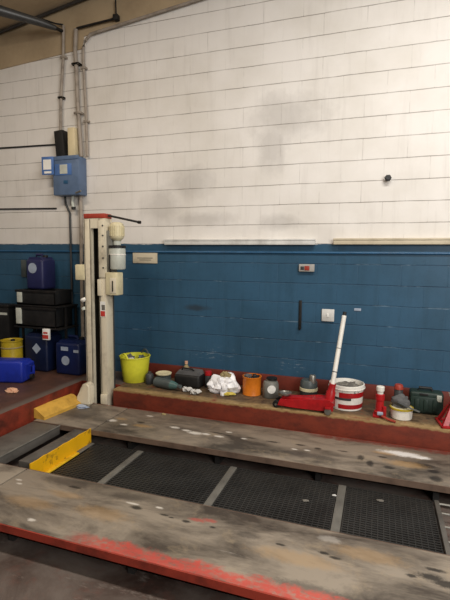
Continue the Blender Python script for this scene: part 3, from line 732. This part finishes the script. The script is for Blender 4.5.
# ------------------------------------------------------------------ white tub with rag, red can, scraper
t = thing('tub', 'small white tub with yellow rim, grey rag on it', 'tub', (.232, 4.10, Z))
MB().lathe([(0, 0), (.082, 0), (.088, .006), (.092, .085), (.088, .09), (.08, .082), (0, .078)], 32).build('body', M['white'], t)
MB().lathe([(.092, .083), (.099, .085), (.099, .097), (.086, .098)], 32).build('rim', M['gold'], t)
MB().lathe([(.0, .0845), (.088, .0845), (.088, .096), (0, .096)], 32).build('lid', M['cream'], t)
o = MB().lump(.075, .055, .075, .4, 3, 4, 61, .35).build('rag', M['greyrag']); o.location = (.222, 4.11, Z+.0985); tag(o, 'grey rag heaped on the small white tub', 'rag')
t = thing('spray_can', 'can with red top standing behind the small white tub', 'can', (.21, 4.29, Z))
MB().lathe([(0, 0), (.036, 0), (.038, .004), (.038, .19), (.028, .205)], 20).build('body', M['darkgrey'], t)
MB().lathe([(.030, .2), (.040, .202), (.038, .235), (.03, .245), (0, .247)], 18).build('cap', M['redcap'], t)
t = thing('scraper', 'silver scraper blade lying across the small white tub', 'scraper', (.30, 4.02, Z+.115), -15)
MB().box(-.03, .075, -.016, .016, 0, .004, .001, T(ry=12)).build('blade', M['steel'], t)
MB().tube([(-.035, 0, .008), (-.11, 0, .035)], [.009, .012], 10).build('handle', M['darkgrey'], t)

# ------------------------------------------------------------------ dark green case
t = thing('tool_case', 'dark green plastic tool case leaning by the red skirting', 'case', (.445, 4.33, Z), 0)
MB().box(-.14, .14, -.07, .075, 0, .20, .022, seg=3).build('body', M['greencase'], t)
MB().box(-.135, .135, -.085, -.06, .02, .165, .015).build('lid_panel', M['greencase'], t)
for i in range(3):
    MB().box(-.10+i*.075, -.06+i*.075, -.093, -.083, .04, .145, .006).build('rib', M['greencase'], t)
MB().tube([(-.07, 0, .195), (-.06, 0, .225), (.04, 0, .225), (.05, 0, .195)], .013, 8).build('handle', M['black'], t)
MB().box(.08, .122, -.091, -.06, .13, .185, .006).build('latch', M['grey_green'], t)
MB().box(-.06, .01, -.076, -.068, .172, .19, .003).build('vent', M['black'], t)

# ------------------------------------------------------------------ red axle stand at the right edge
t = thing('axle_stand', 'red axle stand with pale top at the right end of plinth', 'axle stand', (.645, 4.07, Z), 8)
for sx in (-1, 1):
    for sy in (-1, 1):
        m = MB()
        a = [(sx*.115, sy*.1), (sx*.115-sx*.045, sy*.1), (sx*.115, sy*.1-sy*.045)]
        b = [(sx*.032, sy*.03), (sx*.005, sy*.03), (sx*.032, sy*.005)]
        va = [m.bm.verts.new((x, y, .008)) for x, y in a]; vb = [m.bm.verts.new((x, y, .20)) for x, y in b]
        m.bm.faces.new(va); m.bm.faces.new(vb)
        for i in range(3):
            j = (i+1) % 3; m.bm.faces.new((va[i], va[j], vb[j], vb[i]))
        m.build('leg', M['red'], t)
MB().box(-.125, .125, -.11, -.09, 0, .02, .003).box(-.125, .125, .09, .11, 0, .02, .003).box(-.125, -.105, -.11, .11, 0, .02, .003).box(.105, .125, -.11, .11, 0, .02, .003).build('foot_frame', M['red'], t)
MB().lathe([(.036, .15), (.04, .155), (.04, .215), (.03, .22)], 16).build('collar', M['red'], t)
MB().box(-.018, .018, -.018, .018, .16, .245, .003).build('ratchet_bar', M['steel'], t)
MB().prism([(-.04, .24), (.04, .24), (.05, .275), (.03, .262), (-.03, .262), (-.05, .275)], -.022, .022).build('saddle', M['white'], t)

# ------------------------------------------------------------------ dark corner: drums, crates, jerrycans on the left plinth
def jerrycan(label, loc, rz, w, d, h, m, logo=None, group=None, lying=False):
    t = thing('jerrycan', label, 'jerrycan', loc, rz, group)
    q = T(0, 0, 0) if not lying else T(-h/2, 0, w/2, ry=90)
    MB().box(-w/2, w/2, -d/2, d/2, 0, h*.86, .03, q, 3).build('body', m, t)
    MB().prism([(-w*.42, h*.85), (w*.42, h*.85), (w*.34, h*.92), (-w*.34, h*.92)], -d*.40, d*.40, q).build('shoulder', m, t)
    hb = MB().tube([(-w*.26, 0, h*.90), (-w*.24, 0, h*.985), (w*.10, 0, h*.985), (w*.14, 0, h*.90)], .016, 8)
    bmesh.ops.transform(hb.bm, matrix=q, verts=hb.bm.verts); hb.build('handle', m, t)
    MB().lathe([(.026, h*.91), (.03, h*.915), (.03, h*.975), (0, h*.98)], 16, q @ T(w*.28, 0, 0)).build('cap', M['black'], t)
    if logo:
        for kind, x, z, s, mm in logo:
            b = MB()
            if kind == 'disc': b.lathe([(0, 0), (s, 0), (s, .003), (0, .003)], 20, q @ T(x, -d/2-.0005, z, rx=90))
            elif kind == 'diamond': b.box(-s*.75, s*.75, -.003, 0, -s*.75, s*.75, 0, q @ T(x, -d/2-.0005, z) @ Matrix.Rotation(PI/4, 4, 'Y'))
            else: b.box(-s, s, -.003, 0, -s*.45, s*.45, 0, q @ T(x, -d/2-.0005, z))
            b.build('emblem', mm, t)
    return t
ARRAY = M['palelogo']
jerrycan('royal blue jerrycan lying on its side on the brown plinth top', (-3.83, 3.80, Z), 16, .24, .22, .54, M['blueplastic'],
         [('disc', .02, .10, .045, ARRAY)], lying=True)
t = thing('oil_tin', 'yellow oil tin standing behind the lying blue jerrycan', 'tin', (-4.15, 4.15, Z))
MB().lathe([(0, 0), (.117, 0), (.122, .006), (.119, .012), (.119, .36), (.125, .366), (.125, .378), (.113, .378), (.111, .365), (0, .365)], 32).build('body', M['gold'], t)
MB().lathe([(.025, .364), (.025, .39), (0, .392)], 14, T(.05, -.03, 0)).build('spout_cap', M['black'], t)
MB().lathe([(.1185, .28), (.123, .285), (.123, .295), (.1185, .30)], 32).build('hoop', M['tan'], t)
o = MB().lump(.035, .03, .03, .3, 3, 3, 71, .4).build('sponge', M['gold']); o.location = (-4.03, 4.00, Z); tag(o, 'small yellow lump at the foot of yellow tin', 'sponge')
jerrycan('navy jerrycan with pale diamond emblem, under the stacked black crates', (-3.86, 4.36, Z), 0, .34, .29, .50, M['navydark'],
         [('diamond', .02, .28, .06, ARRAY)], 'navy jerrycans in the corner')
j2 = jerrycan('navy jerrycan with round pale emblem, nearest the lift post', (-3.40, 4.36, Z), 0, .34, .30, .44, M['navy'],
         [('disc', -.02, .17, .055, ARRAY), ('bar', -.03, .31, .05, ARRAY), ('bar', .13, .29, .035, ARRAY)], 'navy jerrycans in the corner')
t = thing('carton', 'small red and white carton on the right of crates', 'carton', (-3.64, 4.19, .775))
# shelf ledge that carries the crates and the carton
s = thing('trolley', 'black metal tool trolley behind the navy jerrycans', 'trolley', (-3.80, 4.37, Z))
bpy.data.objects.remove(t)
for x, y in ((-.34, -.04), (.30, -.04), (-.34, .15), (.30, .15)):
    MB().box(x-.012, x+.012, y-.012, y+.012, 0, .80, .002).build('leg', M['blackmetal'], s)
MB().box(-.36, .32, -.17, .17, .52, .54, .004).build('shelf', M['blackmetal'], s)
MB().box(-.36, .32, -.17, .17, .78, .80, .004).build('top_shelf', M['blackmetal'], s)
SB = Z+.54
t = thing('carton', 'small red and white carton hung at the front of the black trolley', 'carton', (-3.66, 4.187, .815))
MB().box(-.045, .045, -.02, .013, -.06, .07, .004).build('box', M['paper'], t)
MB().box(-.04, .04, -.0225, -.0195, -.045, .0, 0).build('red_print', M['label_red'], t)
MB().box(-.03, .03, -.0225, -.0195, .015, .035, 0).build('red_print', M['label_red'], t)
def crate(label, loc, w, d, h, lab):
    t = thing('crate', label, 'crate', loc, 0, 'black crates on the trolley')
    MB().box(-w/2, w/2, -d/2, d/2, 0, .02, .004).box(-w/2, w/2, -d/2, -d/2+.015, 0, h, .004).box(-w/2, w/2, d/2-.015, d/2, 0, h, .004).box(-w/2, -w/2+.015, -d/2, d/2, 0, h, .004).box(w/2-.015, w/2, -d/2, d/2, 0, h, .004).build('body', M['black'], t)
    MB().box(-w/2-.012, w/2+.012, -d/2-.012, -d/2+.004, h-.03, h, .004).box(-w/2-.012, w/2+.012, d/2-.004, d/2+.012, h-.03, h, .004).build('rim', M['blackmetal'], t)
    MB().box(lab[0], lab[1], -d/2-.015, -d/2-.001, lab[2], lab[3], .002).build('label_plate', M['grey_green'], t)
    return t
crate('black crate with a tall pale label on the lower trolley shelf', (-3.83, 4.36, SB+.001), .57, .30, .235, (-.285, -.205, .03, .22))
crate('black crate with a short pale label on top of trolley', (-3.83, 4.36, Z+.801), .56, .30, .18, (-.26, -.19, .03, .15))
jerrycan('violet blue jerrycan with round white emblem, topmost in the dark corner', (-3.90, 4.40, Z+.982), 0, .25, .24, .42, M['purple'],
         [('disc', -.02, .255, .062, M['palelogo'])])
t = tag(MB().box(-.04, .04, -.012, 0, -.11, .11, .003).build('wall_plate', M['slate']), 'narrow slate plate on the wall left of the violet jerrycan', 'plate'); t.location = (-4.32, WY, 1.57)
t = thing('crate', 'black crate with pale strip at the left edge of picture', 'crate', (-4.66, 4.455, Z))
MB().box(-.26, .24, -.07, .10, 0, .72, .012).build('body', M['black'], t)
MB().box(-.26, .245, -.075, .105, .72, .76, .01).build('lid', M['blackmetal'], t)
MB().box(.10, .22, -.074, -.069, .63, .66).build('label_plate', M['grey_green'], t)

# ------------------------------------------------------------------ lights
def area(name, loc, target, sx, sy, power, col):
    l = bpy.data.lights.new(name, 'AREA'); l.shape = 'RECTANGLE'; l.size = sx; l.size_y = sy; l.energy = power; l.color = col
    o = bpy.data.objects.new(name, l); COL.objects.link(o); o.location = loc
    o.rotation_euler = (Vector(target)-Vector(loc)).to_track_quat('-Z', 'Y').to_euler()
    return o
area('workshop_door_daylight', (3.4, -1.6, 3.2), (-.4, 4.4, 1.9), 2.6, 2.4, 190, (1, .98, .96))
area('tube_lamp', (.9, 2.0, 4.7), (.9, 2.3, 0), 2.4, .25, 110, (1, .97, .93))
area('added_warm_fill_left', (-3.2, 1.9, 4.35), (-3.2, 2.3, 0), 1.5, .25, 40, (1, .86, .70))  # added warm fill for the upper left wall, not a known lamp
w = bpy.data.worlds.new('world'); sc.world = w; w.use_nodes = True
w.node_tree.nodes['Background'].inputs[0].default_value = (1, .96, .91, 1)
w.node_tree.nodes['Background'].inputs[1].default_value = .11

# ------------------------------------------------------------------ camera
cam = bpy.data.cameras.new('camera'); co = bpy.data.objects.new('camera', cam); COL.objects.link(co)
R = Vector((.94465268, .32794656, .00907514)); F = Vector((-.32554563, .9404456, -.09788829)); U = Vector((-.04063681, .08951606, .99515603))
mm = Matrix((R, U, -F)).transposed().to_4x4(); mm.translation = (0, 0, 1.75)
co.matrix_world = mm
cam.sensor_fit = 'VERTICAL'; cam.sensor_height = 24; cam.lens = 444.853/600*24
cam.clip_start = .05
sc.camera = co
vs = sc.view_settings
vs.view_transform = 'Standard'; vs.look = 'None'; vs.gamma = 1; vs.use_curve_mapping = False; vs.exposure = 0.4
